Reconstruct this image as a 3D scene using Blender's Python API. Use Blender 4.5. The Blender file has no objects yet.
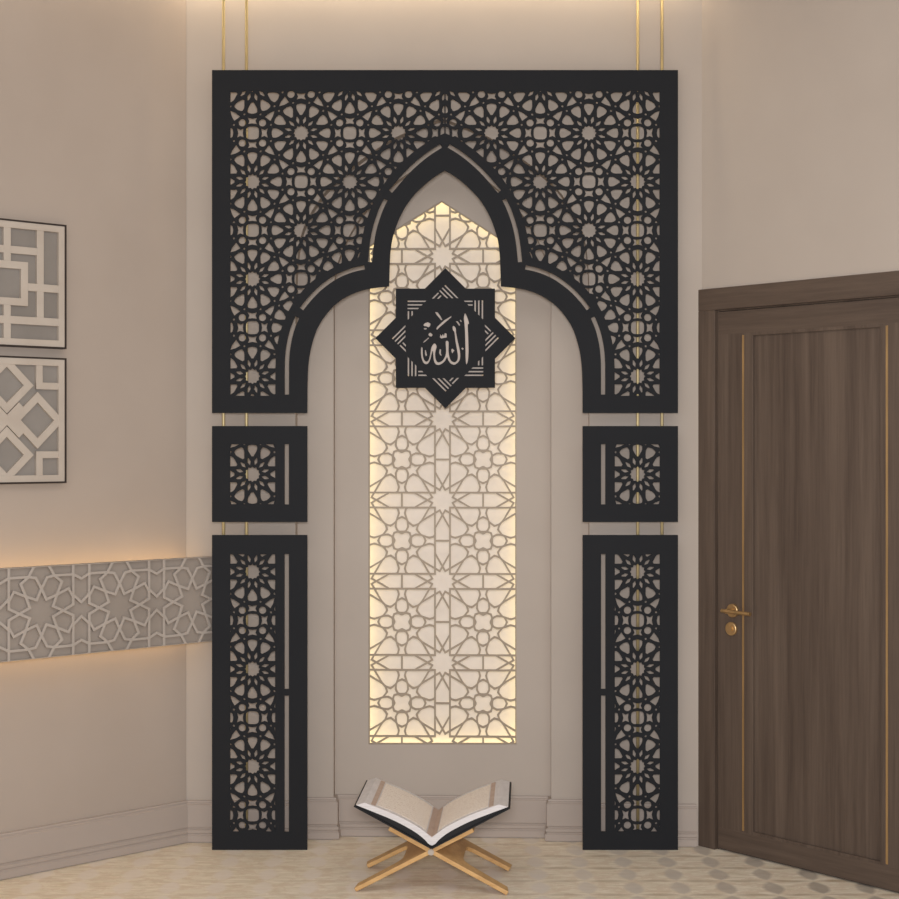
import bpy, bmesh, math, random
from math import sin, cos, pi, radians, hypot, atan2, sqrt, floor
from mathutils import Vector
from mathutils.geometry import delaunay_2d_cdt
random.seed(7)
SC = bpy.context.scene
COL = SC.collection
F = 1500.0; CX = 449.5; HY = 445.0; CAMZ = 1.575

# ---------------------------------------------------------------- materials
def lin(c):
    return tuple(((v/255)/12.92 if v/255 <= .04045 else ((v/255+.055)/1.055)**2.4) for v in c) + (1,)

class NT:
    def __init__(s, name):
        m = bpy.data.materials.new(name); m.use_nodes = True
        s.m = m; s.t = m.node_tree; s.b = s.t.nodes['Principled BSDF']
    def n(s, typ, **kw):
        x = s.t.nodes.new(typ)
        for k, v in kw.items(): setattr(x, k, v)
        return x
    def l(s, a, b): s.t.links.new(a, b)
    def math(s, op, a, b=None, c=None):
        x = s.n('ShaderNodeMath', operation=op)
        for i, v in enumerate((a, b, c)):
            if v is None: continue
            if isinstance(v, (int, float)): x.inputs[i].default_value = v
            else: s.l(v, x.inputs[i])
        return x.outputs[0]
    def mix(s, f, a, b):
        x = s.n('ShaderNodeMix', data_type='RGBA')
        if isinstance(f, (int, float)): x.inputs[0].default_value = f
        else: s.l(f, x.inputs[0])
        for i, v in ((6, a), (7, b)):
            if isinstance(v, tuple): x.inputs[i].default_value = v
            else: s.l(v, x.inputs[i])
        return x.outputs[2]
    def coords(s, scale=(1, 1, 1), rot=(0, 0, 0)):
        g = s.n('ShaderNodeNewGeometry'); mp = s.n('ShaderNodeMapping')
        mp.inputs['Scale'].default_value = scale; mp.inputs['Rotation'].default_value = rot
        s.l(g.outputs['Position'], mp.inputs['Vector']); return mp.outputs[0]
    def noise(s, vec, scale=5, detail=3, rough=.5):
        x = s.n('ShaderNodeTexNoise'); x.inputs['Scale'].default_value = scale
        x.inputs['Detail'].default_value = detail; x.inputs['Roughness'].default_value = rough
        s.l(vec, x.inputs['Vector']); return x.outputs[0]
    def ramp(s, f, a, b, lo=.3, hi=.7):
        x = s.n('ShaderNodeValToRGB'); e = x.color_ramp.elements
        e[0].position = lo; e[0].color = a; e[1].position = hi; e[1].color = b
        s.l(f, x.inputs[0]); return x.outputs[0]
    def bump(s, h, strength=.2, dist=.002):
        x = s.n('ShaderNodeBump'); x.inputs['Strength'].default_value = strength
        x.inputs['Distance'].default_value = dist
        s.l(h, x.inputs['Height']); s.l(x.outputs[0], s.b.inputs['Normal'])
    def col(s, c):
        if isinstance(c, tuple): s.b.inputs['Base Color'].default_value = c
        else: s.l(c, s.b.inputs['Base Color'])
    def set(s, rough=.6, metal=0, spec=.5):
        s.b.inputs['Roughness'].default_value = rough; s.b.inputs['Metallic'].default_value = metal
        s.b.inputs['Specular IOR Level'].default_value = spec

def paint(name, c, c2=None, rough=.75, sc=(1, 1, 1), nsc=3, spec=.25, bump=0):
    k = NT(name); v = k.coords(sc); f = k.noise(v, nsc, 4)
    c2 = c2 or tuple(max(0, x-5) for x in c)
    k.col(k.ramp(f, lin(c2), lin(c))); k.set(rough, 0, spec)
    if bump: k.bump(k.noise(v, 60, 3), bump, .001)
    return k.m
def metal(name, c, rough=.3):
    k = NT(name); v = k.coords((1, 1, .1)); f = k.noise(v, 40, 3)
    k.col(k.ramp(f, lin(tuple(int(x*.85) for x in c)), lin(c))); k.set(rough, .85); return k.m
def wood(name, c1, c2, sc, rough=.5, nsc=9, rot=(0, 0, 0)):
    k = NT(name); v = k.coords(sc, rot)
    f = k.noise(v, nsc, 7, .65); f2 = k.noise(v, nsc*5, 5, .7)
    ff = k.math('ADD', k.math('MULTIPLY', f, .6), k.math('MULTIPLY', f2, .4))
    k.col(k.ramp(ff, lin(c1), lin(c2), .38, .62)); k.set(rough, 0, .3); k.bump(f2, .15, .001); return k.m
def glow(name, c, st):
    k = NT(name); k.b.inputs['Emission Color'].default_value = lin(c)
    k.b.inputs['Emission Strength'].default_value = st; k.col(lin(c)); return k.m

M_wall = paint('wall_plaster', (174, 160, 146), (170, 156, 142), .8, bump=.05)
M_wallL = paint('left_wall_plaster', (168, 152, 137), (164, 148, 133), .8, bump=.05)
M_base = paint('baseboard_paint', (167, 152, 139), (163, 148, 135), .55)
M_ceil = paint('ceiling_paint', (205, 192, 176), None, .8)
M_black = paint('black_powder_coat', (38, 38, 39), (36, 36, 37), .75, spec=.08)
M_gold = metal('brushed_brass', (190, 170, 124), .5)
M_cream = paint('cream_backlit_panel', (222, 210, 196), (216, 204, 190), .7, nsc=30)
_b = M_cream.node_tree.nodes['Principled BSDF']; _b.inputs['Emission Color'].default_value = lin((255, 232, 208)); _b.inputs['Emission Strength'].default_value = .11  # faint emission added to brighten the middle of the panel
M_gold.node_tree.nodes['Principled BSDF'].inputs['Metallic'].default_value = .5
M_came = paint('taupe_grille_paint', (158, 141, 120), (150, 133, 112), .5)
M_relief = paint('carved_plaster', (170, 157, 144), (162, 149, 136), .75, nsc=8)
M_reliefb = paint('shaded_plaster_ground', (150, 137, 124), (142, 129, 116), .8, nsc=8)  # recess ground coloured darker, for the shade between the raised strands
M_fret = paint('pale_fretwork', (182, 168, 152), (174, 159, 143), .6, nsc=10)
M_fretback = paint('silver_grey_ground', (140, 131, 121), (126, 117, 107), .55, nsc=5)
M_disc = paint('pale_rose_backing', (194, 178, 164), (186, 170, 156), .7)
M_dark = paint('dark_bronze_edge', (52, 42, 36), None, .5)
M_doorV = wood('dark_walnut_vertical', (74, 60, 50), (97, 81, 68), (1, 1, .035), .5, 14)
M_doorH = wood('dark_walnut_horizontal', (74, 60, 50), (95, 79, 66), (.05, .05, 1), .5, 14)
M_brass = metal('warm_brass', (208, 170, 118), .4)
M_tan = wood('golden_oak', (180, 136, 84), (208, 165, 108), (.25, .25, 1), .5, 20)
M_cover = paint('black_book_cover', (28, 25, 24), None, .5)
M_page = paint('ivory_page_edges', (216, 208, 202), (204, 195, 189), .7, (1, 1, 14), 20)
M_pink = paint('rosy_page_strip', (194, 170, 152), (180, 155, 138), .7, nsc=40)  # rosy strips at the outer margin and gutter of each page
M_glow = glow('warm_led', (255, 216, 152), 6.0)
M_glowW = glow('warm_led_window', (248, 238, 176), 3.9)

def print_mat():
    k = NT('printed_page'); v = k.coords((1, 1, 1))
    a = k.noise(k.coords((220, 90, 1)), 1.0, 4, .7)
    sx = k.n('ShaderNodeSeparateXYZ'); k.l(v, sx.inputs[0])
    w = k.math('SINE', k.math('MULTIPLY', sx.outputs[1], 2*pi/.0235))
    f = k.math('MULTIPLY', k.math('GREATER_THAN', a, .52), k.math('GREATER_THAN', w, -.3))
    k.col(k.mix(k.math('MULTIPLY', f, .55), lin((236, 222, 206)), lin((206, 184, 164)))); k.set(.7, 0, .2)
    return k.m
M_print = print_mat()

def floor_mat():
    k = NT('petal_mosaic_floor')
    g = k.n('ShaderNodeNewGeometry'); s = k.n('ShaderNodeSeparateXYZ'); k.l(g.outputs['Position'], s.inputs[0])
    wob = k.noise(g.outputs['Position'], 9, 2)
    wx = k.math('MULTIPLY', k.math('SUBTRACT', wob, .5), .14)
    a = .165
    p = k.math('ADD', k.math('MULTIPLY', k.math('SUBTRACT', s.outputs[0], 1.15), 1/a), wx)
    q = k.math('SUBTRACT', k.math('MULTIPLY', k.math('SUBTRACT', s.outputs[1], 5.5), 1/a), wx)
    def cen(x, o): return k.math('SUBTRACT', k.math('FRACT', k.math('ADD', x, o)), .5)
    fx, fy = cen(p, 100.5), cen(q, 100.5); gx, gy = cen(p, 100.0), cen(q, 100.0)
    def rad(x, y):
        return k.math('SQRT', k.math('ADD', k.math('MULTIPLY', x, x), k.math('MULTIPLY', y, y)))
    r1 = rad(k.math('ADD', k.math('ABSOLUTE', fx), .35), fy)
    r2 = rad(gx, k.math('ADD', k.math('ABSOLUTE', gy), .95))
    def soft(r, R):
        m = k.n('ShaderNodeMapRange'); k.l(r, m.inputs[0])
        m.inputs[1].default_value = R; m.inputs[2].default_value = R-.09
        return m.outputs[0]
    grey, tan = soft(r1, .60), soft(r2, 1.075)
    n1 = k.noise(k.coords((3, 14, 1)), 4, 5, .6); n2 = k.noise(g.outputs['Position'], 11, 3)
    base = k.ramp(n1, lin((214, 198, 170)), lin((234, 220, 198)), .35, .65)
    fade = k.n('ShaderNodeMapRange'); k.l(s.outputs[0], fade.inputs[0])      # tan pattern fainter towards the left wall
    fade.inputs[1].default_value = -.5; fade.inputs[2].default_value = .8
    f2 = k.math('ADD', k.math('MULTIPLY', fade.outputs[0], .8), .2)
    mot = k.noise(k.coords((1, 1.6, 1)), 14, 4, .7)
    base = k.mix(k.math('MULTIPLY', k.math('GREATER_THAN', mot, .52), .35), base, lin((206, 178, 150)))
    c = k.mix(k.math('MULTIPLY', k.math('MULTIPLY', tan, f2), k.math('MULTIPLY', k.math('MULTIPLY', n2, n1), 2.4)), base, lin((172, 148, 118)))
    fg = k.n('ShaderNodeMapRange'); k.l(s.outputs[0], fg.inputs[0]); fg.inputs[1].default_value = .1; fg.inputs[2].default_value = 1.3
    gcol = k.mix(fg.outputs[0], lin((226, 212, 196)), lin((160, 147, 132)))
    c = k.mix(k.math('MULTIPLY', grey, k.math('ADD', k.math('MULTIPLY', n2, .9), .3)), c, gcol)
    k.col(c); k.set(.5, 0, .3); k.bump(k.math('ADD', r1, r2), .15, .002); return k.m
M_floor = floor_mat()

# ---------------------------------------------------------------- mesh helpers
BASE = {}
def tag(o, label=None, cat=None, group=None, kind=None):
    if label: o['label'] = label
    if cat: o['category'] = cat
    if group: o['group'] = group
    if kind: o['kind'] = kind
    return o
def thing(name, loc, label=None, cat=None, group=None, kind=None):
    o = bpy.data.objects.new(name, None); COL.objects.link(o); o.location = loc; o.empty_display_size = .1
    BASE[o] = Vector(loc); return tag(o, label, cat, group, kind)

class MB:
    def __init__(s): s.v = []; s.f = []
    def add(s, vs, fs):
        k = len(s.v); s.v += [Vector(v) for v in vs]; s.f += [tuple(i+k for i in f) for f in fs]
    def build(s, name, mat, parent=None, loc=None, bevel=0, smooth=False, weld=False):
        base = BASE[parent] if parent else Vector(loc or (0, 0, 0))
        me = bpy.data.meshes.new(name); me.from_pydata([v-base for v in s.v], [], s.f)
        bm = bmesh.new(); bm.from_mesh(me)
        if weld: bmesh.ops.remove_doubles(bm, verts=bm.verts, dist=1e-6)
        bmesh.ops.recalc_face_normals(bm, faces=bm.faces)
        if smooth:
            for f in bm.faces: f.smooth = True
        bm.to_mesh(me); bm.free(); me.materials.append(mat)
        o = bpy.data.objects.new(name, me); COL.objects.link(o)
        BASE[o] = base
        if parent: o.parent = parent
        else: o.location = base
        if bevel:
            m = o.modifiers.new('bevel', 'BEVEL'); m.width = bevel; m.segments = 2; m.limit_method = 'ANGLE'
            m.angle_limit = radians(40)
        return o
def child_base(o, parent):      # sub-part under a mesh part: same base point
    BASE[o] = BASE[parent]
def sub(mb, name, mat, part, **kw):
    base = BASE[part]; o = mb.build(name, mat, None, loc=base, **kw); o.location = (0, 0, 0); o.parent = part
    return o

class Plane:                     # local frame: a = sideways, b = up, n = towards the room
    def __init__(s, O, U, N, V=(0, 0, 1)):
        s.O = Vector(O); s.U = Vector(U).normalized(); s.V = Vector(V).normalized(); s.N = Vector(N).normalized()
    def p(s, a, b, n=0): return s.O + s.U*a + s.V*b + s.N*n
    def px(s, x, y, n=0):        # where a line of sight meets this plane
        d = Vector(((x-CX)/F, 1, -(y-HY)/F)); c = Vector((0, 0, CAMZ)); O = s.O + s.N*n
        t = (O-c).dot(s.N)/d.dot(s.N); h = c + d*t - O
        return h.dot(s.U), h.dot(s.V)
    def box(s, mb, a0, a1, b0, b1, n0, n1):
        vs = [s.p(a, b, n) for n in (n0, n1) for b in (b0, b1) for a in (a0, a1)]
        mb.add(vs, [(0, 1, 3, 2), (4, 6, 7, 5), (0, 4, 5, 1), (2, 3, 7, 6), (0, 2, 6, 4), (1, 5, 7, 3)])
    def plate(s, mb, outer, holes, n0, n1):
        co = []; ed = []
        for lp in [outer]+holes:
            k = len(co); m = len(lp)
            co += [Vector(p) for p in lp]; ed += [(k+i, k+(i+1) % m) for i in range(m)]
        vs, es, fs, *_ = delaunay_2d_cdt(co, ed, [], 0, 1e-7)
        fs = keep_faces(vs, fs, outer, holes)
        cnt = {}
        for f in fs:
            for i in range(len(f)):
                e = (f[i], f[(i+1) % len(f)]); kk = tuple(sorted(e)); cnt.setdefault(kk, []).append(e)
        N = len(vs); V = [s.p(v.x, v.y, n0) for v in vs]+[s.p(v.x, v.y, n1) for v in vs]
        Fc = [tuple(f) for f in fs]+[tuple(i+N for i in reversed(f)) for f in fs]
        for kk, e in cnt.items():
            if len(e) == 1: a, b = e[0]; Fc.append((b, a, a+N, b+N))
        mb.add(V, Fc)

def area(p): return .5*sum(p[i][0]*p[(i+1) % len(p)][1]-p[(i+1) % len(p)][0]*p[i][1] for i in range(len(p)))
def inset(poly, d):
    p = list(poly)
    if area(p) < 0: p.reverse()
    n = len(p); out = []
    for i in range(n):
        a, b, c = p[i-1], p[i], p[(i+1) % n]
        e1 = Vector((b[0]-a[0], b[1]-a[1])).normalized(); e2 = Vector((c[0]-b[0], c[1]-b[1])).normalized()
        n1 = Vector((-e1.y, e1.x)); n2 = Vector((-e2.y, e2.x)); m = n1+n2
        if m.length < 1e-6: m = n1.copy()
        m.normalize(); k = d/max(.35, m.dot(n1)); out.append((b[0]+m.x*k, b[1]+m.y*k))
    return out
def chaikin(p, it=1, r=.25):
    for _ in range(it):
        q = []
        for i in range(len(p)):
            a, b = p[i], p[(i+1) % len(p)]
            q += [(a[0]*(1-r)+b[0]*r, a[1]*(1-r)+b[1]*r), (a[0]*r+b[0]*(1-r), a[1]*r+b[1]*(1-r))]
        p = q
    return p
def catmull(P, n=6, closed=False):
    out = []; N = len(P)
    R = range(N if closed else N-1)
    for i in R:
        g = (lambda j: P[j % N]) if closed else (lambda j: P[max(0, min(N-1, j))])
        p0, p1, p2, p3 = g(i-1), g(i), g(i+1), g(i+2)
        for k in range(n):
            t = k/n
            out.append(tuple(.5*(2*p1[c]+(p2[c]-p0[c])*t+(2*p0[c]-5*p1[c]+4*p2[c]-p3[c])*t*t+(3*p1[c]-p0[c]-3*p2[c]+p3[c])*t**3) for c in (0, 1)))
    if not closed: out.append(tuple(P[-1]))
    return out
def sdf(poly):
    n = len(poly); E = [(poly[i], poly[(i+1) % n]) for i in range(n)]
    def f(x, y):
        ins = False; d = 1e18
        for (ax, ay), (bx, by) in E:
            if (ay > y) != (by > y) and x < (bx-ax)*(y-ay)/(by-ay)+ax: ins = not ins
            ex, ey = bx-ax, by-ay; L = ex*ex+ey*ey
            t = 0 if L == 0 else max(0, min(1, ((x-ax)*ex+(y-ay)*ey)/L))
            dd = (ax+ex*t-x)**2+(ay+ey*t-y)**2
            if dd < d: d = dd
        d = sqrt(d); return d if ins else -d
    return f
def clip(poly, f, eps, step):
    """part of poly where f > eps"""
    fv = [f(*p)-eps for p in poly]
    if min(fv) > step*2: return poly
    pts = []
    for i in range(len(poly)):
        a, b = poly[i], poly[(i+1) % len(poly)]
        m = max(1, int(hypot(b[0]-a[0], b[1]-a[1])/step))
        pts += [(a[0]+(b[0]-a[0])*k/m, a[1]+(b[1]-a[1])*k/m) for k in range(m)]
    fv = [f(*p)-eps for p in pts]
    if min(fv) >= 0: return poly
    if max(fv) <= 0: return None
    out = []
    for i in range(len(pts)):
        a, b, fa, fb = pts[i], pts[(i+1) % len(pts)], fv[i], fv[(i+1) % len(pts)]
        if fa >= 0: out.append(a)
        if (fa >= 0) != (fb >= 0):
            t = fa/(fa-fb); out.append((a[0]+(b[0]-a[0])*t, a[1]+(b[1]-a[1])*t))
    # drop duplicates
    res = []
    for p in out:
        if not res or hypot(p[0]-res[-1][0], p[1]-res[-1][1]) > step*.02: res.append(p)
    if len(res) > 2 and hypot(res[0][0]-res[-1][0], res[0][1]-res[-1][1]) < step*.02: res.pop()
    return res if len(res) > 2 else None
def cclip(poly, C):
    """exact clip against a convex polygon"""
    if area(C) < 0: C = C[::-1]
    for i in range(len(C)):
        a, b = C[i], C[(i+1) % len(C)]
        d = lambda p: (b[0]-a[0])*(p[1]-a[1])-(b[1]-a[1])*(p[0]-a[0])
        out = []
        for j in range(len(poly)):
            p, q = poly[j], poly[(j+1) % len(poly)]; dp, dq = d(p), d(q)
            if dp >= 0: out.append(p)
            if (dp >= 0) != (dq >= 0):
                t = dp/(dp-dq); out.append((p[0]+(q[0]-p[0])*t, p[1]+(q[1]-p[1])*t))
        poly = out
        if len(poly) < 3: return None
    return poly
def roundoff(p, r=.17, keep=75):
    """round every corner that is not a sharp tip"""
    out = []; n = len(p)
    for i in range(n):
        a, b, c = p[i-1], p[i], p[(i+1) % n]
        u = Vector((a[0]-b[0], a[1]-b[1])); v = Vector((c[0]-b[0], c[1]-b[1]))
        an = math.degrees(u.angle(v)) if u.length and v.length else 180
        if an < keep: out.append(b)
        else: out += [(b[0]+u.x*r, b[1]+u.y*r), (b[0]+v.x*r, b[1]+v.y*r)]
    return out
def inpoly(P, x, y):
    ins = False; n = len(P); bx_, by_ = P[-1]
    for ax, ay in P:
        if (ay > y) != (by_ > y) and x < (bx_-ax)*(y-ay)/(by_-ay)+ax: ins = not ins
        bx_, by_ = ax, ay
    return ins
def keep_faces(vs, fs, outer, holes):
    B = [(min(p[0] for p in h), max(p[0] for p in h), min(p[1] for p in h), max(p[1] for p in h), h) for h in holes]
    cell = max([max(b[1]-b[0], b[3]-b[2]) for b in B if True]+[1e-3]) if len(B) > 30 else 1e9
    G = {}
    for b in B:
        for i in range(floor(b[0]/cell), floor(b[1]/cell)+1):
            for j in range(floor(b[2]/cell), floor(b[3]/cell)+1): G.setdefault((i, j), []).append(b)
    out = []
    for f in fs:
        pts = [vs[i] for i in f]; x = sum(p.x for p in pts)/len(pts); y = sum(p.y for p in pts)/len(pts)
        if not inpoly(outer, x, y): continue
        if any(b[0] <= x <= b[1] and b[2] <= y <= b[3] and inpoly(b[4], x, y) for b in G.get((floor(x/cell), floor(y/cell)), ())): continue
        out.append(f)
    return out
def rotp(P, deg): c, s = cos(radians(deg)), sin(radians(deg)); return [(x*c-y*s, x*s+y*c) for x, y in P]
def shift(P, dx, dy): return [(x+dx, y+dy) for x, y in P]
def scl(P, k): return [(x*k, y*k) for x, y in P]
def pol(r, a): return (r*cos(radians(a)), r*sin(radians(a)))
def stroke(P, w):
    """outline of a polyline of width w"""
    L = []; R = []
    for i, p in enumerate(P):
        a = P[max(0, i-1)]; b = P[min(len(P)-1, i+1)]
        d = Vector((b[0]-a[0], b[1]-a[1])).normalized(); ww = w[i] if isinstance(w, (list, tuple)) else w
        L.append((p[0]-d.y*ww/2, p[1]+d.x*ww/2)); R.append((p[0]+d.y*ww/2, p[1]-d.x*ww/2))
    return L+R[::-1]
def tube(mb, pts, r, seg=12, cap=True):
    pts = [Vector(p) for p in pts]; rings = []
    for i, p in enumerate(pts):
        d = (pts[min(len(pts)-1, i+1)]-pts[max(0, i-1)]).normalized()
        u = d.orthogonal().normalized() if i == 0 else (u-d*u.dot(d)).normalized()
        w = d.cross(u); rr = r[i] if isinstance(r, (list, tuple)) else r
        rings.append([p+(u*cos(2*pi*k/seg)+w*sin(2*pi*k/seg))*rr for k in range(seg)])
    vs = [v for g in rings for v in g]; fs = []
    for i in range(len(rings)-1):
        for k in range(seg):
            a = i*seg+k; b = i*seg+(k+1) % seg; fs.append((a, b, b+seg, a+seg))
    if cap: fs += [tuple(range(seg)), tuple((len(rings)-1)*seg+k for k in range(seg))]
    mb.add(vs, fs)
def sweep(mb, path, prof, side=1):
    """profile (depth, z) run along a floor path with mitred corners; depth goes to the right-hand room side"""
    P = [Vector(p) for p in path]; n = len(P); m = len(prof); vs = []; fs = []
    for i, p in enumerate(P):
        e1 = (p-P[i-1]).normalized() if i else None; e2 = (P[i+1]-p).normalized() if i < n-1 else None
        nr = lambda e: Vector((e.y, -e.x))*side
        if e1 is None: k = nr(e2)
        elif e2 is None: k = nr(e1)
        else:
            k = (nr(e1)+nr(e2)); k = k/ (k.length*max(.3, k.normalized().dot(nr(e1))))
        vs += [Vector((p.x+k.x*d, p.y+k.y*d, z)) for d, z in prof]
    for i in range(n-1):
        for j in range(m):
            a = i*m+j; b = i*m+(j+1) % m; fs.append((a, b, b+m, a+m))
    fs += [tuple(range(m)), tuple((n-1)*m+j for j in range(m))]
    mb.add(vs, fs)

# ---------------------------------------------------------------- the room
CEIL = 3.46
CL = Vector((-1.046, 5.958)); DL = Vector((-1.143, -1)).normalized()      # left wall from the corner towards the camera
CR = Vector((.9738, 5.898)); DR = Vector((.91, -1)).normalized()
NL = Vector((DL.y*-1, DL.x)); NL = NL if NL.y < 0 else -NL                  # room-side normals
NR = Vector((-DR.y, DR.x)); NR = NR if NR.y < 0 else -NR
UB = Vector((1, -.033, 0)).normalized(); NB = Vector((-.033, -1, 0)).normalized()
back = Plane((0, 5.926, 0), UB, NB)                                         # arched front wall
left = Plane((CL.x, CL.y, 0), (-DL.x, -DL.y, 0), (NL.x, NL.y, 0))          # a < 0 towards the camera
right = Plane((CR.x, CR.y, 0), (DR.x, DR.y, 0), (NR.x, NR.y, 0))           # a > 0 towards the camera

mb = MB(); mb.add([(-4.6, .3, 0), (4.2, .3, 0), (4.2, 6.6, 0), (-4.6, 6.6, 0), (-4.6, .3, -.1), (4.2, .3, -.1), (4.2, 6.6, -.1), (-4.6, 6.6, -.1)],
                  [(0, 1, 2, 3), (4, 7, 6, 5), (0, 4, 5, 1), (1, 5, 6, 2), (2, 6, 7, 3), (3, 7, 4, 0)])
tag(mb.build('floor', M_floor), 'beige mosaic floor with petal shaped grey and tan tiles', 'floor', kind='structure')
mb = MB(); mb.add([(-4.6, 3.2, CEIL), (4.2, 3.2, CEIL), (4.2, 6.6, CEIL), (-4.6, 6.6, CEIL), (-4.6, 3.2, CEIL+.1), (4.2, 3.2, CEIL+.1), (4.2, 6.6, CEIL+.1), (-4.6, 6.6, CEIL+.1)],
                  [(0, 1, 2, 3), (4, 7, 6, 5), (0, 4, 5, 1), (1, 5, 6, 2), (2, 6, 7, 3), (3, 7, 4, 0)])
tag(mb.build('ceiling', M_ceil), 'pale plaster ceiling above the walls', 'ceiling', kind='structure')
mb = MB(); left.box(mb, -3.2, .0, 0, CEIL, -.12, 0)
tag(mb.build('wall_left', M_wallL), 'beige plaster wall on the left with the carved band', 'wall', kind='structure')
# arched wall layers
aL, _ = back.px(185.5, 400); aR, _ = back.px(697, 400)
def archpts(cx, pts, n):
    """left half (dx, y) in photo units -> full arch in wall coordinates, bottom-left up over to bottom-right"""
    half = catmull(pts, 6)
    full = [(cx+dx, y) for dx, y in half]+[(cx-dx, y) for dx, y in half[::-1][1:]]
    out = [back.px(x, y, n) for x, y in full]
    return [(out[0][0], 0)]+out+[(out[-1][0], 0)]
A0 = archpts(442.4, [(-147, 320), (-147, 296), (-145.5, 262), (-139, 228), (-119, 194), (-92, 168), (-48, 138), (0, 118)], 0)
A1 = archpts(442.4, [(-108.8, 320), (-108.8, 300), (-106.5, 270), (-96, 241), (-78, 212), (-54, 188), (-26, 168), (0, 153)], -.065)
aE = aR+.03
mb = MB(); back.plate(mb, [(aL, 0)]+A0+[(aE, 0), (aE, CEIL), (aL, CEIL)], [], 0, -.065)
tag(mb.build('wall_back', M_wall), 'beige plaster wall behind the black screens with an arched opening', 'wall', kind='structure')
mb = MB(); back.plate(mb, [(aL, 0)]+A1+[(aR, 0), (aR, CEIL), (aL, CEIL)], [], -.0645, -.1155)
tag(mb.build('trim_1', M_wall), 'stepped arched plaster reveal around the recess', 'trim', kind='structure')
NI = -.115
win_px = [(368.5, 744.5), (516.5, 744.5), (516.5, 248.5), (441.8, 200.5), (368.5, 246)]
WIN = [back.px(x, y, NI) for x, y in win_px]
mb = MB(); back.plate(mb, [(aL, 0), (aR, 0), (aR, CEIL), (aL, CEIL)], [WIN], NI-.001, NI-.03)
tag(mb.build('wall_niche', M_wall), 'flat plaster wall at the back of the arched recess', 'wall', kind='structure')

prof = [(0, .165), (.011, .165), (.0125, .159), (.011, .156), (.011, .153), (.018, .148), (.018, .060), (.014, .057), (.014, .054), (.022, .049), (.022, .039), (.0185, .036), (.0185, .033), (.0255, .028), (.0255, .004), (.017, .003), (.017, 0), (0, 0)]
def bp(a, n): v = back.p(a, 0, n); return (v.x, v.y)
a0l, a0r = A0[0][0], A0[-1][0]; a1l, a1r = A1[0][0], A1[-1][0]
mb = MB(); sweep(mb, [bp(aL+.01, 0), bp(a0l, 0), bp(a0l, -.065), bp(a1l, -.065), bp(a1l, NI), bp(a1r, NI), bp(a1r, -.065), bp(a0r, -.065), bp(a0r, 0), bp(aR-.003, 0)], prof)
tag(mb.build('baseboard_back', M_base), 'moulded beige baseboard stepping into the recess', 'baseboard', kind='structure')
mb = MB(); q = left.p(-3.1, 0); q2 = left.p(0, 0); sweep(mb, [(q.x, q.y), (q2.x, q2.y)], prof)
tag(mb.build('baseboard_left', M_base), 'moulded beige baseboard along the left wall', 'baseboard', kind='structure')

# ---------------------------------------------------------------- backlit lattice panel in the recess
def P12cells():
    T = lambda a: pol(.184, a); N_ = lambda a: pol(.130, a); Fk = lambda a: pol(.3555, a)
    C = []
    C.append(([x for k in range(12) for x in (T(30*k), N_(30*k+15))], 0, 'v'))
    for k in range(12):
        C.append(([T(30*k), Fk(30*k+15), T(30*k+30), N_(30*k+15)], 0, 'v'))
    for k in range(4):
        C.append((rotp([T(0), Fk(15), (.435, .092), (.5, .092), (.5, -.092), (.435, -.092), Fk(-15)], 90*k), 0, 'v'))
    V1 = (.440, .236); V2 = (.428, .268); A = (.445, .092); B = (.464, .16); Cc = (.362, .318); G = (.297, .297)
    p1 = [T(30), Fk(15), A, B, V1, V2, Cc, G, Fk(45)]
    for k in range(4):
        for mir in (0, 1):
            q = [(y, x) for x, y in p1] if mir else p1
            C.append((rotp(q, 90*k), 1, 'v'))
    s_a = [A, B, V1, (.5, .207), (1-V1[0], V1[1]), (1-B[0], B[1]), (1-A[0], A[1])]
    sb = [G, Cc, V2, (.424, .332), (.453, .388), (.404, .404), (.388, .453), (.332, .424), (V2[1], V2[0]), (Cc[1], Cc[0])]
    egg = [(.5, .207), V1, V2, (.424, .332), (.453, .388), (.547, .388), (.576, .332), (1-V2[0], V2[1]), (1-V1[0], V1[1])]
    clo = [(.5, .412), (.453, .388), (.404, .404), (.388, .453), (.412, .5)]
    clo = [c for k in range(4) for c in shift(rotp(shift(clo[:4], -.5, -.5), -90*k), .5, .5)]
    for k in range(4):
        for q, rd in ((s_a, 0), (sb, 0), (egg, 1)):
            C.append((shift(rotp(shift(q, -.5, -.5), 90*k), .5, .5), rd, 'c'))
    C.append((clo, 1, 'c'))
    return C
fpx = lambda x, y: back.px(x, y, NI)
u0, v0 = fpx(442.4, 744.2); u1, v1 = fpx(442.4, 256)
PW = (v1-v0)/6
W_in = inset(WIN, .005); fW = sdf(W_in)
holes = []
for j in range(-1, 8):
    for i in (-1, 0, 1):
        ox, oy = u0+i*PW, v0+j*PW
        for q, rd, typ in P12cells():
            h = inset(q, .0108)
            if area(h) < .0004: continue
            if rd: h = roundoff(h)
            h = shift(scl(h, PW), ox, oy)
            h = cclip(h, W_in)
            if h and abs(area(h)) > 2e-5: holes.append(h)
wl = thing('lattice_light_panel', back.p(u0, v0-.02, NI), 'tall backlit cream panel with fine taupe star lattice and pointed top in the recess', 'light panel')
mb = MB(); back.plate(mb, inset(WIN, .0005), holes, NI-.002, NI-.012); mb.build('grille', M_came, wl)
mb = MB(); back.plate(mb, inset(WIN, -.045), [], NI-.10, NI-.11); mb.build('backing', M_cream, wl)
WO = inset(WIN, -.040); WO2 = inset(WIN, -.045)
mb = MB(); back.plate(mb, WO2, [WO], NI-.031, NI-.10); mb.build('light_box', M_cream, wl)
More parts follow.
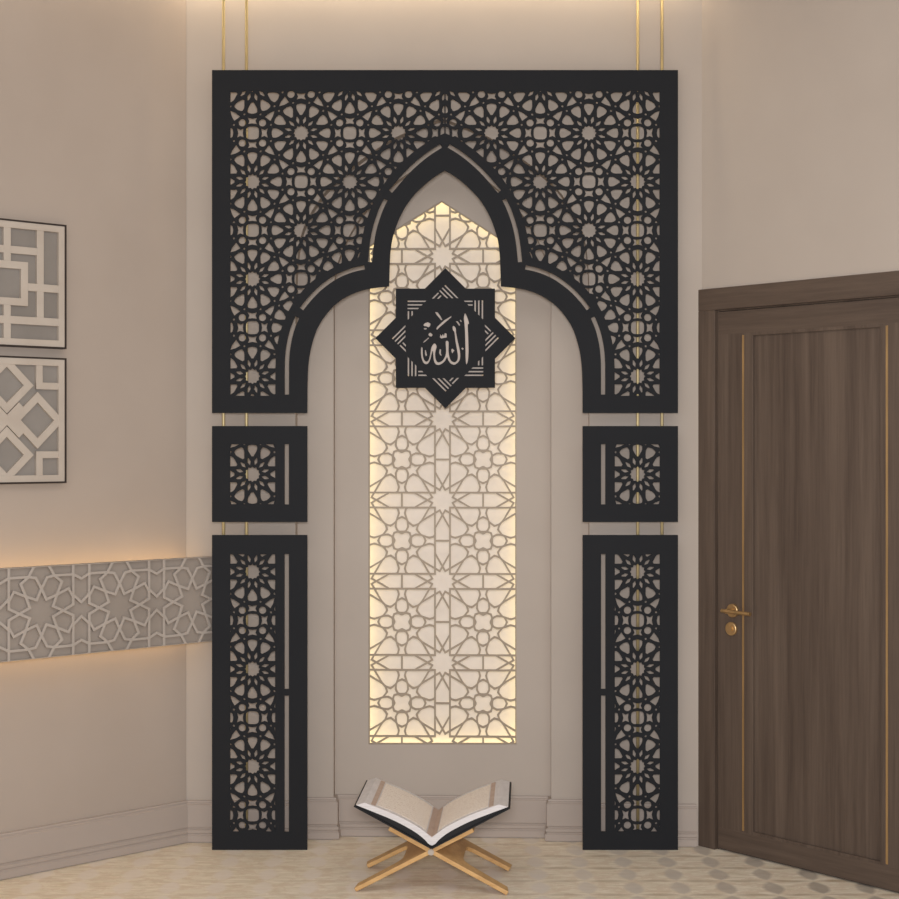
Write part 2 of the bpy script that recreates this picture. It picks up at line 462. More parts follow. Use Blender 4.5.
# LED strips running round the inside of the light box (behind the wall edge)
n = len(WIN); S1 = inset(WIN, -.036); S2 = inset(WIN, -.026)
wA = WIN if area(WIN) > 0 else WIN[::-1]
for i in range(n):
    a, b, c, d = S1[i], S1[(i+1) % n], S2[(i+1) % n], S2[i]
    mb = MB(); back.plate(mb, [a, b, c, d], [], NI-.06, NI-.075); mb.build('light_strip', M_glowW, wl)

# ---------------------------------------------------------------- black laser-cut screens
PY = 5.833; SP = F/PY
front = Plane((0, PY, 0), (1, 0, 0), (0, -1, 0))
def fp(p): return ((p[0]-CX)/SP, CAMZ-(p[1]-HY)/SP)
MX = 445.0
def mir(P): return [(2*MX-x, y) for x, y in P]
TH = .008
Z = 1/6.915
def star_holes():
    """holes round one twelve-pointed star, photo units"""
    H = [[pol((7.3 if k % 2 == 0 else 6.1), 15*k) for k in range(24)]]
    for k in range(12):
        H.append(chaikin(rotp([(117*Z, 0), (168*Z, 31*Z), (196*Z, 31*Z), (203*Z, 0), (196*Z, -31*Z), (168*Z, -31*Z)], 30*k), 1, .18))
        H.append(rotp([(70*Z, 0), (88*Z, 9*Z), (110*Z, 3*Z), (114*Z, 0), (110*Z, -3*Z), (88*Z, -9*Z)], 30*k+15))
        H.append([(216*Z*cos(radians(30*k+15))+5*Z*cos(a*pi/3), 216*Z*sin(radians(30*k+15))+5*Z*sin(a*pi/3)) for a in range(6)])
    return H
tri = [(150*Z, 187*Z), (122*Z, 198*Z), (88*Z, 224*Z), (108*Z, 238*Z), (124*Z, 250*Z), (140*Z, 222*Z)]
def centre_holes():
    H = [chaikin([(43*Z*sx*a, 43*Z*sy*b) for sx, sy, a, b in ((1, -1, 1, .62), (1, 1, 1, .62), (1, 1, .62, 1), (-1, 1, .62, 1), (-1, 1, 1, .62), (-1, -1, 1, .62), (-1, -1, .62, 1), (1, -1, .62, 1))], 1, .2)]
    for k in range(4):
        x, y = rotp([(70*Z, 70*Z)], 90*k)[0]
        H.append([(x+23*Z*cos(a*pi/8), y+23*Z*sin(a*pi/8)) for a in range(16)])
        bow = [(-29, -103), (0, -96), (29, -103), (19, -84), (27, -64), (0, -68), (-27, -64), (-19, -84)]
        H.append(rotp(scl(bow, Z), 90*k))
        # the corner triangles shared with the stars around
        for s in (1, -1):
            t = [((-337+x)*Z, (y)*Z*1.0) for x, y in [(p[0]/Z, p[1]/Z) for p in tri]]
    return H
PP = 97.4
def lattice_holes(x0, y0, region, eps=.25):
    """star at (x0, y0), stars also on the half step; region polygon in photo units"""
    f = sdf(region); xs = [p[0] for p in region]; ys = [p[1] for p in region]; out = []
    bbx = [(min(xs)+eps, min(ys)+eps), (max(xs)-eps, min(ys)+eps), (max(xs)-eps, max(ys)-eps), (min(xs)+eps, max(ys)-eps)]
    H = PP/2; st = star_holes(); ce = centre_holes(); T8 = []
    for sx in (1, -1):
        for sy in (1, -1):
            for sw in (0, 1):
                if sw: continue
                T8.append([(sx*x, sy*y) for x, y in tri])
    T8 += [[(y, x) for x, y in t] for t in T8]
    for i in range(floor((min(xs)-x0)/H)-1, floor((max(xs)-x0)/H)+3):
        for j in range(floor((min(ys)-y0)/H)-1, floor((max(ys)-y0)/H)+3):
            cx, cy = x0+i*H, y0+j*H
            if (i+j) % 2 == 0:
                L = st+[t for k, t in enumerate(T8) if (sum(p[1] for p in t) > 0)]
            else: L = ce
            for h in L:
                h = shift(inset(h, -.38), cx, cy)
                if max(p[0] for p in h) < min(xs) or min(p[0] for p in h) > max(xs) or max(p[1] for p in h) < min(ys) or min(p[1] for p in h) > max(ys): continue
                h = cclip(h, bbx)
                if not h: continue
                h = clip(h, f, eps, 1.0) if len(region) > 4 else h
                if h and abs(area(h)) > .5: out.append(h)
    return out
# curves of the arch band (left half)
inner_low = catmull([(307.3, 392), (307.5, 382), (308.3, 364.6), (311.2, 346.8), (318, 326.8), (331, 308.6), (346.8, 296.5), (366, 289.3), (389.1, 286.3)], 5)
inner_up = catmull([(389.1, 286.3), (389.6, 270), (390.5, 251.7), (393.2, 235.7), (400.3, 216.1), (411, 198.5), (425.2, 184), (437, 175), (445, 170.4)], 5)
outer_up = catmull([(445, 133.3), (432.3, 139.4), (418.1, 148.5), (400.3, 164), (386.5, 180.5), (375.4, 199), (365.8, 223), (361.5, 244.6), (360.5, 258.6)], 5)
outer_low = catmull([(360.5, 258.6), (345, 262.6), (331.3, 269), (311.2, 282.3), (295.7, 299.5), (285.6, 317.9), (278.8, 338), (276, 358), (275.6, 380)], 5)
halfreg = [(230, 90.5), (444.6, 90.5), (444.6, 133.5)]+outer_up[1:]+outer_low[1:]+[(275.6, 396), (230, 396)]
fullhole = [(230, 90.5)]+mir([(230, 90.5)])+mir(([(275.6, 396), (230, 396)])[::-1])+mir(outer_low[::-1])+mir(outer_up[::-1][1:])+outer_up[1:]+outer_low[1:]+[(275.6, 396), (230, 396)]
outline = [(212, 70), (678, 70), (678, 413), (582.7, 413)]+mir(inner_low)[0:]+mir(inner_up)[1:]+inner_up[::-1][1:]+inner_low[::-1][1:]+[(307.3, 413), (212, 413)]
slots = [stroke(catmull([(441.4, 145.6), (428.8, 153.5), (414.6, 165), (403.9, 175.8), (396, 185), (390.5, 191.5)], 4), 4.2),
         stroke(catmull([(385.8, 199.3), (380.9, 209.5), (375.6, 225), (372.2, 241), (369.9, 262)], 4), 4.2),
         stroke(catmull([(364.5, 267.2), (351.3, 270.3), (335.7, 277), (320.3, 288), (309, 299.5), (301.5, 309)], 4), 4.4),
         stroke(catmull([(297.2, 317.2), (292.3, 329.2), (288.6, 344.6), (287, 360), (286.8, 376), (286.8, 394.5)], 4), 4.4)]
sa = thing('arched_screen', (0, PY-.01, CAMZ-(413-HY)/SP), 'wide black laser-cut screen with pointed multifoil arch and star lattice spandrels', 'carved screen')
mb = MB(); front.plate(mb, [fp(p) for p in outline], [[fp(p) for p in h] for h in [fullhole]+slots+[mir(s) for s in slots]], 0, -TH)
mb.build('frame', M_black, sa)
hl = lattice_holes(252.3, 181.4, halfreg)
LAT = inset([fp(p) for p in fullhole], -.0004)
mb = MB(); front.plate(mb, LAT, [[fp(p) for p in h] for h in hl+[mir(h) for h in hl]], -.001, -TH+.001)
mb.build('star_lattice', M_black, sa)
def screen(px0, px1, y0, y1, win, slot_l, starxy, name, label, mirror, group):
    m = mir if mirror else (lambda P: P)
    o = thing(name, (*[((m([((px0+px1)/2, 0)])[0][0]-CX)/SP)], PY-.01, CAMZ-(y1-HY)/SP if y1 < 850 else 0), label, 'carved screen', group)
    rect = lambda x0, x1, a, b: [(x0, a), (x1, a), (x1, b), (x0, b)]
    mb = MB(); zf = lambda p: (fp(p)[0], max(0.0, fp(p)[1]))
    front.plate(mb, [zf(p) for p in m(rect(px0, px1, y0, y1))], [[fp(p) for p in m(rect(*win))]]+[[fp(p) for p in m(rect(*s))] for s in slot_l], 0, -TH)
    mb.build('frame', M_black, o)
    hs = lattice_holes(starxy[0], starxy[1], rect(*win))
    mb = MB(); front.plate(mb, inset([fp(p) for p in m(rect(*win))], -.0004), [[fp(p) for p in m(h)] for h in hs], -.001, -TH+.001)
    mb.build('star_lattice', M_black, o)
for mi, side in ((False, 'left'), (True, 'right')):
    screen(212, 307.3, 426, 522, (229.8, 275.4, 444, 504.4), [(284.5, 288.9, 444, 504.4)], (252.3, 474.2), 'square_screen',
           f'small square black cut-out screen with one star, above the tall panel on the {side}', mi, None)
    screen(212, 307.3, 535, 850.2, (229.8, 275.4, 554, 832), [(284.4, 288.9, 554, 689), (284.4, 288.9, 695.5, 832)], (252.3, 571.7), 'tall_screen',
           f'tall narrow black cut-out screen standing on the floor on the {side} below the small square', mi, None)

# brass rods from floor to ceiling behind the screens
RY = PY+.0085+.0075
for x, lab in ((223.5, 'outer thin gold rod of the left pair behind the black screens'), (246.5, 'inner thin gold rod of the left pair behind the black screens'),
               (637.8, 'inner thin gold rod of the right pair behind the black screens'), (662, 'outer thin gold rod of the right pair behind the black screens')):
    X = (x-CX)/F*RY; mb = MB(); tube(mb, [(X, RY, 0), (X, RY, CEIL)], .006, 14)
    tag(mb.build('support_rod', M_gold, loc=(X, RY, 0), smooth=True), lab, 'rod')

# ---------------------------------------------------------------- eight-pointed emblem
EY = 5.86; SE = F/EY
emb = Plane(((445.4-CX)/SE, EY, CAMZ-(338.2-HY)/SE), (1, 0, 0), (0, -1, 0))
ef = lambda P: [(x/SE, -y/SE) for x, y in P]                 # photo units, y down, about the centre
H2 = 49.6; D2 = 70.1; g = D2-H2
outl = []
for k in range(4): outl += rotp([(0, -D2), (g, -H2), (H2, -H2), (H2, -g)], 90*k)
eh = []
def q9(x, y): return (400+x/9.989-445.4, 290+y/9.989-338.2)
def bars(rot):
    R = []
    for (xa, ya, xb, yb) in ((75, 112, 258, 112), (75, 148, 222, 148), (75, 184, 186, 184)):
        a, b = q9(xa, ya), q9(xb, yb); hw = .72
        R.append([(a[0], a[1]-hw), (b[0]+hw, b[1]-hw), (b[0]-hw, b[1]+hw), (a[0], a[1]+hw)])
    for (x, ya, yb) in ((84, 210, 292), (121, 210, 256)):
        a, b = q9(x, ya), q9(x, yb); hw = .72
        R.append([(a[0]-hw, a[1]), (a[0]+hw, a[1]), (b[0]+hw, b[1]-hw), (b[0]-hw, b[1]+hw)])
    return [rotp(r, rot) for r in R]
for k in range(8): eh += bars(45*k)
# the calligraphy, traced as cut-outs
word = [(535, 356), (558, 380), (562, 430), (580, 520), (600, 610), (601, 680), (582, 722), (545, 747), (508, 736), (482, 704), (470, 672), (452, 706), (420, 736), (385, 750), (355, 740), (338, 708), (331, 655), (327, 610), (316, 645), (302, 700), (276, 738), (245, 737), (222, 704), (209, 650), (209, 578), (226, 578), (229, 650), (241, 695), (262, 714), (285, 696), (300, 640), (313, 572), (343, 530), (367, 560), (358, 600), (352, 650), (361, 700), (385, 721), (425, 702), (452, 655), (459, 600), (455, 520), (468, 505), (486, 520), (486, 600), (492, 655), (508, 700), (540, 720), (568, 705), (577, 660), (569, 600), (553, 510), (543, 425), (528, 402), (524, 370)]
alif = [(650, 230), (673, 272), (692, 338), (679, 345), (682, 450), (686, 590), (681, 700), (663, 745), (655, 700), (652, 560), (648, 420), (642, 330), (636, 280)]
marks = [[(362, 386), (372, 366), (440, 302), (514, 258), (512, 272), (450, 325), (395, 372), (370, 398)],
         [(350, 218), (375, 222), (398, 252), (424, 296), (412, 302), (385, 270), (360, 240)],
         [(232, 350), (250, 330), (278, 320), (305, 335), (300, 362), (282, 372), (262, 362), (245, 362)], [(238, 380), (262, 378), (270, 388), (252, 396), (240, 392)],
         [(283, 448), (290, 430), (304, 426), (326, 446), (316, 464), (296, 462)], [(230, 528), (238, 512), (284, 474), (292, 480), (250, 518)],
         [(398, 470), (404, 440), (415, 462), (428, 438), (438, 460), (448, 428), (466, 436), (466, 474), (440, 478), (410, 484)],
         [(558, 312), (576, 310), (602, 350), (592, 358)], [(596, 300), (606, 296), (618, 314), (608, 320)],
         [(512, 594), (524, 584), (544, 606), (532, 616), (524, 634), (516, 620)], [(396, 590), (410, 592), (408, 632), (418, 656), (402, 652), (390, 626)],
         [(248, 600), (258, 600), (270, 650), (258, 664), (250, 640)], [(612, 584), (624, 574), (638, 586), (626, 600)]]
for w in (word, alif): eh.append(inset(catmull([q9(*p) for p in w], 3, True), .12))
for w in marks: eh.append([q9(*p) for p in w])
em = thing('star_emblem', emb.p(0, -D2/SE, 0), 'black eight-pointed star plaque with cut-out Arabic calligraphy in front of the lit panel', 'plaque')
mb = MB(); emb.plate(mb, ef(outl), [ef(h) for h in eh], 0, -.006); mb.build('plate', M_black, em)
mb = MB(); emb.plate(mb, [(52/SE*cos(i*pi/24), 52/SE*sin(i*pi/24)) for i in range(48)], [], -.0065, -.009); mb.build('backing_disc', M_disc, em)
for sx in (-1, 1):
    for sy in (-1, 1):
        a, b = sx*43/SE, sy*43/SE; p0 = emb.p(a, b, -.0055); 
        # pins reach back to the recess wall or grille
        yb = (back.O + back.N*NI); t = (yb-p0).dot(back.N)/Vector((0, 1, 0)).dot(back.N)
        mb = MB(); tube(mb, [p0, p0+Vector((0, 1, 0))*(t+.003)], .005, 10); mb.build('mounting_pin', M_gold, em, smooth=True)

# ---------------------------------------------------------------- carved band on the left wall
bo = .13
band = Plane(left.p(0, 0, bo), left.U, left.N)
sE = band.px(213.6, 600)[0]; zT, zB = 1.137, .805; zc = (zT+zB)/2; hh = (zT-zB)/2; sS = -2.6
bt = thing('carved_band', left.p(sS/2, zB, 0), 'long beige carved star pattern band with warm glow along the left wall', 'wall decoration')
mb = MB(); band.box(mb, sS, sE, zB, zT, -.03, -.014); mb.build('backing', M_reliefb, bt)
def k(r, a): return pol(r, a)
per = .3145; m_ = per/2; e = .0325; vv = .130
pet = [k(.049, 22.5), k(.085, 0), (.1255, .020), (.137, .050), (.106, .080), k(.085, 45)]
def band_cells():
    C = []
    C.append([x for i in range(8) for x in (k(.085, 45*i), k(.049, 45*i+22.5))])
    for i in range(4):
        C.append(rotp(pet, 90*i) if i in (0, 2) else None)
    C = [c for c in C if c]
    full = []
    for sx in (1, -1):
        for sy in (1, -1):
            full.append([(sx*x, sy*y) for x, y in [k(.049, 22.5), k(.085, 0), (m_-e, .020), (m_-e, .048), (.106, .080), k(.085, 45)]])
            full.append([(sx*x, sy*y) for x, y in [k(.049, 67.5), k(.085, 45), (.080, .106), (.050, vv), (.022, .125), k(.085, 90)]])
            full.append([(sx*x, sy*y) for x, y in [k(.085, 45), (.106, .080), (m_-e, .048), (m_-e, vv), (.050, vv), (.080, .106)]])
            full.append([(sx*x, sy*y) for x, y in [(.050, vv), (m_-e, vv), (m_-e, hh+.02), (.018, hh+.02)]])
    for sy in (1, -1):
        f = lambda P: [(x, sy*y) for x, y in P]
        full.append(f([(m_, .026), (m_-e, .055), (m_-e, vv), (m_, vv-.017), (m_+e, vv), (m_+e, .055)]))
        full.append(f([(m_-e, vv), (m_, vv-.017), (m_+e, vv), (m_+e, hh+.02), (m_-e, hh+.02)]))
        full.append(f([k(.085, 90), (.022, .125), (.050, vv), (.018, hh+.02), (-.018, hh+.02), (-.050, vv), (-.022, .125)]))
    full.append([(.085, 0), (m_-e, .020), (m_-e, .055), (m_, .026), (m_+e, .055), (m_+e, .020), (per-.085, 0), (m_+e, -.020), (m_+e, -.055), (m_, -.026), (m_-e, -.055), (m_-e, -.020)])
    return [C[0]]+full
rect = [(sS+.002, zB+.003), (sE-.002, zB+.003), (sE-.002, zT-.003), (sS+.002, zT-.003)]; fR = sdf(rect); hs = []
for i in range(-8, 3):
    for c in band_cells():
        h = inset(c, .0052)
        if area(h) < 5e-5: continue
        h = shift(h, -.3644+i*per, zc); h = cclip(h, rect)
        if h and abs(area(h)) > 4e-5: hs.append(h)
mb = MB(); band.plate(mb, [(sS, zB), (sE, zB), (sE, zT), (sS, zT)], hs, 0, -.0145); mb.build('star_relief', M_relief, bt, bevel=.0015)
mb = MB(); band.box(mb, sS+.05, sE-.05, zB+.05, zT-.05, -bo+.001, -.03); mb.build('mounting_rail', M_dark, bt)
for z0, z1 in ((zT-.05, zT-.038), (zB+.038, zB+.05)):
    mb = MB(); band.box(mb, sS+.05, sE-.05, z0, z1, -.085, -.055); mb.build('light_strip', M_glow, bt)

# ---------------------------------------------------------------- two fretwork panels on the left wall
fo = .035
fr = Plane(left.p(0, 0, fo), left.U, left.N)
def fret(pyt, pyb, label, lower):
    aR_, zt = fr.px(66.6, pyt); _, zb = fr.px(66.6, pyb); s = (zt-zb)/2; ca, cb = aR_-s, (zt+zb)/2
    t = thing('fretwork_panel', left.p(ca, zb, 0), label, 'wall art')
    P = Plane(fr.p(ca, cb), fr.U, fr.N); k_ = s/.23
    mb = MB(); P.plate(mb, [(-s, -s), (s, -s), (s, s), (-s, s)], [[(-s+.006, -s+.006), (s-.006, -s+.006), (s-.006, s-.006), (-s+.006, s-.006)]], 0, -fo+.001)
    mb.build('outer_frame', M_dark, t)
    mb = MB(); P.box(mb, -s+.006, s-.006, -s+.006, s-.006, -.03, -.018); mb.build('ground', M_fretback, t)
    mb = MB(); i1 = s-.006; i2 = s-.03*k_
    P.plate(mb, [(-i1, -i1), (i1, -i1), (i1, i1), (-i1, i1)], [[(-i2, -i2), (i2, -i2), (i2, i2), (-i2, i2)]], -.003, -.0185)
    mb.build('border', M_fret, t, bevel=.001)
    mb = MB(); w = .0135*k_
    def bar(a0, a1, b0, b1, d=.004): P.box(mb, a0*k_, a1*k_, b0*k_, b1*k_, -.0185, -d)
    def ring(cx, cy, r, rot=0, d=.004, wd=.027):
        o = [(cx*k_+x*k_, cy*k_+y*k_) for x, y in rotp([(r*1.4142*cos(pi/4+i*pi/2), r*1.4142*sin(pi/4+i*pi/2)) for i in range(4)], rot)]
        r2 = r-wd; q = [(cx*k_+x*k_, cy*k_+y*k_) for x, y in rotp([(r2*1.4142*cos(pi/4+i*pi/2), r2*1.4142*sin(pi/4+i*pi/2)) for i in range(4)], rot)]
        P.plate(mb, o, [q], -d, -.0185)
    if not lower:
        ring(0, 0, .080)
        bar(-.0135, .0135, .08, .201, .0045); bar(-.0135, .0135, -.201, -.08, .0045)
        bar(.115, .142, -.12, .201, .005); bar(-.201, .201, -.147, -.119, .0042)
        bar(-.142, .115, .108, .135, .0052); bar(.08, .201, -.024, .004, .0042); bar(-.201, -.08, -.014, .014, .0042)
        bar(-.142, -.115, -.201, .201, .005)
    else:
        for (cx, cy, d) in ((.118, 0, .004), (-.118, 0, .004), (0, .126, .005), (0, -.126, .005)): ring(cx, cy, .073, 45, d)
        for sx in (-1, 1):
            for sy in (-1, 1):
                f = lambda a, b: sorted((a, b))
                xa = f(sx*.113, sx*.138); ya = f(sy*.113, sy*.201); bar(*xa, *ya, .0045)
                xa = f(sx*.113, sx*.201); ya = f(sy*.113, sy*.138); bar(*xa, *ya, .0052)
        for sg in (-1, 1):
            c = [(-.055*k_, -.055*k_*sg), (.055*k_, .055*k_*sg)]; P.plate(mb, stroke(c, .026*k_), [], -.003-.0004*(sg+1), -.0185)
    mb.build('fretwork', M_fret, t, bevel=.001)
fret(225, 349, 'upper square fretwork panel with interlaced straight bars on the left wall', False)
fret(358.2, 483, 'lower square fretwork panel with interlaced diagonal diamonds on the left wall', True)

# ---------------------------------------------------------------- the door
dz = Plane(right.p(0, 0, 0), right.U, right.N)
sx_ = lambda x, n=0: dz.px(x, 500, n)[0]
zTop = 2.185
sC1 = sx_(714.5); sL = sx_(718, -.012); sG = sx_(743.2, -.012); sP = sx_(753, -.012); sP2 = sx_(880, -.012); sG2 = sx_(887, -.012)
sR = sG2+(sG-sL); sC2 = sR+.004; sC3 = sC2+sC1
cw = sC1; zC = zTop-cw
dr = thing('door_1', right.p(sC3/2, 0, 0), 'dark walnut door with inset panel and thin gold strips in a matching frame', 'door', kind='structure')
mb = MB(); right.plate(mb, [(-.035, 0), (.03, 0), (.03, zTop-.03), (sC3-.03, zTop-.03), (sC3-.03, 0), (2.8, 0), (2.8, CEIL), (-.035, CEIL)], [], -.010, -.12)
tag(mb.build('wall_right', M_wall), 'beige plaster wall on the right around the wooden door', 'wall', kind='structure')
mb = MB()
dz.plate(mb, [(0, 0), (cw, 0), (cw, zC), (0, zC)], [], 0, -.029)
dz.plate(mb, [(sC2, 0), (sC3, 0), (sC3, zC), (sC2, zC)], [], 0, -.029)
dz.plate(mb, [(cw-.002, 0), (cw+.006, 0), (cw+.006, zC-.006), (sC2-.006, zC-.006), (sC2-.006, 0), (sC2+.002, 0), (sC2+.002, zC+.002), (cw-.002, zC+.002)], [], -.019, -.029)
frm = mb.build('door_frame', M_doorV, dr, bevel=.002)
mb = MB(); dz.plate(mb, [(0, zC), (sC3, zC), (sC3, zTop), (0, zTop)], [], 0, -.029); sub(mb, 'head_casing', M_doorH, frm, bevel=.002)
mb = MB(); dz.plate(mb, [(cw-.02, 0), (sC2+.02, 0), (sC2+.02, zC+.02), (cw-.02, zC+.02)], [], -.030, -.045); sub(mb, 'gap_backing', M_dark, frm)  # added dark sheet, keeps background light out of the gap round the leaf
zl = zC-.008
zPt = dz.px(752, 335.5, -.012)[1]; zPb = dz.px(755, 832.5, -.012)[1]
mb = MB(); dz.plate(mb, [(sL, .008), (sR, .008), (sR, zl), (sL, zl)], [[(sP, zPb), (sP2, zPb), (sP2, zPt), (sP, zPt)]], -.012, -.029)
leaf = mb.build('door_leaf', M_doorV, dr, bevel=.0015)
mb = MB(); dz.box(mb, sL+.002, sR-.002, .008, .008+.001+zPb-.02, -.0119, -.0115)
sub(mb, 'bottom_rail', M_doorH, leaf)
mb = MB(); dz.box(mb, sL+.002, sR-.002, zPt+.012, zl-.002, -.0119, -.0115)
sub(mb, 'top_rail', M_doorH, leaf)
mb = MB(); dz.box(mb, sP-.002, sP2+.002, zPb-.002, zPt+.002, -.0285, -.0215)
sub(mb, 'inset_panel', M_doorV, leaf)
for s_ in (sG, sG2):
    mb = MB(); dz.box(mb, s_-.0042, s_+.0042, zPb-.004, zPt+.004, -.013, -.0107); sub(mb, 'brass_strip', M_brass, leaf)
ha, hz = dz.px(731.6, 610.7, .0); ha2, hz2 = dz.px(731.6, 628.7, -.01)
def disc(mb, a, z, r, n0, n1): tube(mb, [dz.p(a, z, n0), dz.p(a, z, n1-.002), dz.p(a, z, n1)], [r, r, r*.88], 24)
hb = MB(); disc(hb, ha, hz, .026, -.012, .0); 
hd = hb.build('door_handle', M_brass, dr, smooth=False)
mb = MB(); tube(mb, [dz.p(ha, hz, -.002), dz.p(ha, hz, .035)], .009, 14)
tube(mb, [dz.p(ha-.022, hz+.001, .033), dz.p(ha+.112, hz-.002, .033)], .0075, 14); sub(mb, 'lever', M_brass, hd)
mb = MB(); disc(mb, ha2, hz2, .026, -.012, -.002); lk = mb.build('lock_rose', M_brass, dr)
mb = MB(); tube(mb, [dz.p(ha2, hz2, -.004), dz.p(ha2, hz2, .004)], .011, 16); sub(mb, 'lock_cylinder', M_brass, lk)

# ---------------------------------------------------------------- book stand and open book
BX = -.065; Y0, Y1 = 5.265, 5.605; PZ = .148; ang = atan2(.149, .283)
bs = thing('book_stand', (BX, (Y0+Y1)/2, 0), 'low folding golden wooden X-shaped stand on the floor under the open book', 'book stand')
def board(sgn):
    mb = MB(); c, s = cos(ang), sin(ang)
    # board frame: a runs up the slope from the pivot, b runs in depth; the foot is left (sgn=-1) or right (+1)
    U = Vector((-sgn*c, 0, s)); Nn = Vector((sgn*s, 0, c)) ; B = Plane((BX, 0, PZ), U, Nn, (0, 1, 0))
    lo = -(PZ-.0062)/s; up = .168; w = .066; gp = -.118
    b0, b1 = (Y0, Y1)
    out = [(up, b0), (up, b1), (.0, b1), (lo, b1), (lo+.006, b1-w+.014), (gp-.03, b1-w), (gp-.008, b1-w-.012), (gp, b1-w-.035), (gp, b0+w+.035), (gp-.008, b0+w+.012), (gp-.03, b0+w), (lo+.006, b0+w-.014), (lo, b0)]
    B.plate(mb, out, [], .0075, -.0075)
    for v in mb.v:
        if v.z < .0: v.z = .0
    o = mb.build('board', M_tan, bs, bevel=.0025)
board(-1); board(1)
mb = MB(); tube(mb, [(BX, Y0-.004, PZ-.002), (BX, Y1+.004, PZ-.002)], .011, 16)
mb.build('hinge_knuckle', M_fret, bs, smooth=False)

bx, by0, by1 = BX+.003, 5.262, 5.655
bk = thing('open_book', (bx, (by0+by1)/2, .162), 'large open book with ivory pages and black cover lying on the wooden stand', 'book')
bot = catmull([(0, .170), (.012, .176), (.028, .193), (.063, .219), (.129, .254), (.200, .283), (.268, .309)], 4)
top = catmull([(0, .199), (.010, .206), (.028, .220), (.063, .243), (.129, .276), (.185, .298), (.236, .317)], 4)
def strip(mb, P, Q, sg, ya, yb):
    """solid between lower curve P and upper curve Q (same count), extruded in depth"""
    n = len(P); loop = [(p[0], p[1]) for p in P]+[(q[0], q[1]) for q in Q[::-1]]
    vs = [(bx+sg*x, ya, z) for x, z in loop]+[(bx+sg*x, yb, z) for x, z in loop]; m = len(loop)
    fs = [(i, i+1, m-2-i, m-1-i) for i in range(n-1)]
    fs += [tuple(j+m for j in reversed(f)) for f in fs]
    fs += [(i, (i+1) % m, (i+1) % m+m, i+m) for i in range(m)]
    mb.add(vs, fs)
def off(P, d, ext=0):
    out = []
    for i, p in enumerate(P):
        a, b = P[max(0, i-1)], P[min(len(P)-1, i+1)]; t = Vector((b[0]-a[0], b[1]-a[1])).normalized()
        out.append((max(0, p[0]-t.y*d), p[1]+t.x*d))
    return out
def resamp(P, u0, u1, n):
    out = []
    for i in range(n):
        u = u0+(u1-u0)*i/(n-1)
        for a, b in zip(P, P[1:]):
            if a[0] <= u <= b[0]+1e-9: out.append((u, a[1]+(b[1]-a[1])*(u-a[0])/max(1e-9, b[0]-a[0]))); break
    return out
mb = MB()
for sg in (-1, 1):
    line = [(0, .1605), (.02, .1715), (.268+.006, .306)]
    line = resamp(line, 0, .274, 14)
    strip(mb, off(line, -.0025), off(line, .0025), sg, by0-.006, by1+.006)
mb.build('cover', M_cover, bk)
# black filler between cover and pages, standing in for the cover's shadow
mb = MB()
for sg in (-1, 1):
    strip(mb, resamp(line, .0, .268, 25), resamp(bot, 0, .268, 25), sg, by0+.004, by1-.004)
mb.build('cover_shadow_fill', M_cover, bk)
for sg, nm in ((-1, 'left'), (1, 'right')):
    mb = MB(); strip(mb, bot, top, sg, by0, by1)
    o = mb.build('page_block', M_page, bk)
    for (ua, ub, mat, nme, lift, yi) in ((.004, .232, M_page, None, .0005, .0), (.022, .196, M_print, 'printed_text', .0012, .028), (.200, .216, M_pink, 'page_strip', .0012, .01), (.0, .018, M_pink, 'page_strip', .0012, .004)):
        if not nme: continue
        P = resamp(top, ua, ub, 18); mb = MB()
        strip(mb, off(P, .0002), off(P, lift), sg, by0+yi, by1-yi); sub(mb, nme, mat, o)

# both sit turned a few degrees on the floor
def turn(o, pivot, a):
    d = o.location-Vector(pivot); c, s_ = cos(a), sin(a)
    o.location = Vector((pivot[0]+d.x*c-d.y*s_, pivot[1]+d.x*s_+d.y*c, o.location.z)); o.rotation_euler.z = a
turn(bs, (BX, Y0, 0), radians(-4.5)); turn(bk, (BX, by0, 0), radians(-3))

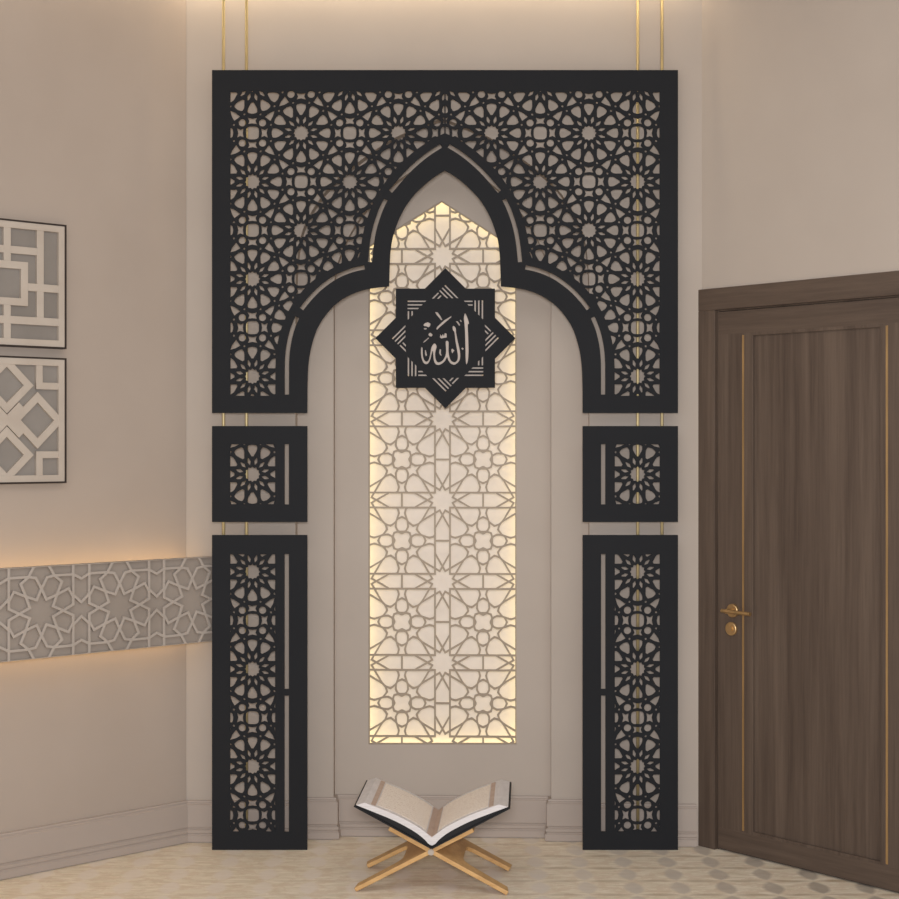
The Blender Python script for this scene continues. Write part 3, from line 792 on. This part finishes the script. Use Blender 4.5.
# ---------------------------------------------------------------- light
w = bpy.data.worlds.new('World'); SC.world = w; w.use_nodes = True
w.node_tree.nodes['Background'].inputs[0].default_value = (.95, 1.0, 1.08, 1); w.node_tree.nodes['Background'].inputs[1].default_value = .60
def area_light(name, loc, tgt, sx, sy, power, color):
    l = bpy.data.lights.new(name, 'AREA'); l.shape = 'RECTANGLE'; l.size = sx; l.size_y = sy; l.energy = power; l.color = color
    o = bpy.data.objects.new(name, l); COL.objects.link(o); o.location = loc
    o.rotation_euler = (Vector(tgt)-Vector(loc)).to_track_quat('-Z', 'Y').to_euler(); return o
area_light('ceiling_softbox', (0, 3.4, 3.4), (0, 5.2, .8), 3.2, 1.6, 32, (.98, 1, 1.04))
area_light('camera_fill_light', (0, -.1, 1.78), (0, 5.9, 1.5), .5, .4, 160, (.97, 1, 1.08))  # added fill by the camera, brightens the wall behind the screens
def cove(name, plane, a0, a1, n, power):
    p = plane.p((a0+a1)/2, CEIL-.02, n); l = bpy.data.lights.new(name, 'AREA'); l.shape = 'RECTANGLE'
    l.size = abs(a1-a0); l.size_y = .03; l.energy = power; l.color = (1, .84, .6)
    o = bpy.data.objects.new(name, l); COL.objects.link(o); o.location = p
    t = plane.p((a0+a1)/2, CEIL-.62, n*.35)
    z = -(t-p).normalized(); x = plane.U.copy(); y = z.cross(x).normalized(); x = y.cross(z)
    from mathutils import Matrix
    m = Matrix((x, y, z)).transposed(); o.rotation_euler = m.to_euler()
cove('cove_light_back', back, aL, aR, .06, 3.6)
cove('cove_light_left', left, -2.5, -.05, .06, 2.5)

# ---------------------------------------------------------------- camera
cam = bpy.data.cameras.new('camera'); co = bpy.data.objects.new('camera', cam); COL.objects.link(co)
cam.sensor_width = 36; cam.lens = F/899*36; cam.shift_y = -4.5/899; cam.clip_start = .05
co.location = (0, 0, CAMZ); co.rotation_euler = (pi/2, 0, 0); SC.camera = co
SC.view_settings.view_transform = 'Standard'; SC.view_settings.look = 'None'
SC.view_settings.exposure = 0; SC.view_settings.gamma = 1
SC.cycles.max_bounces = 8
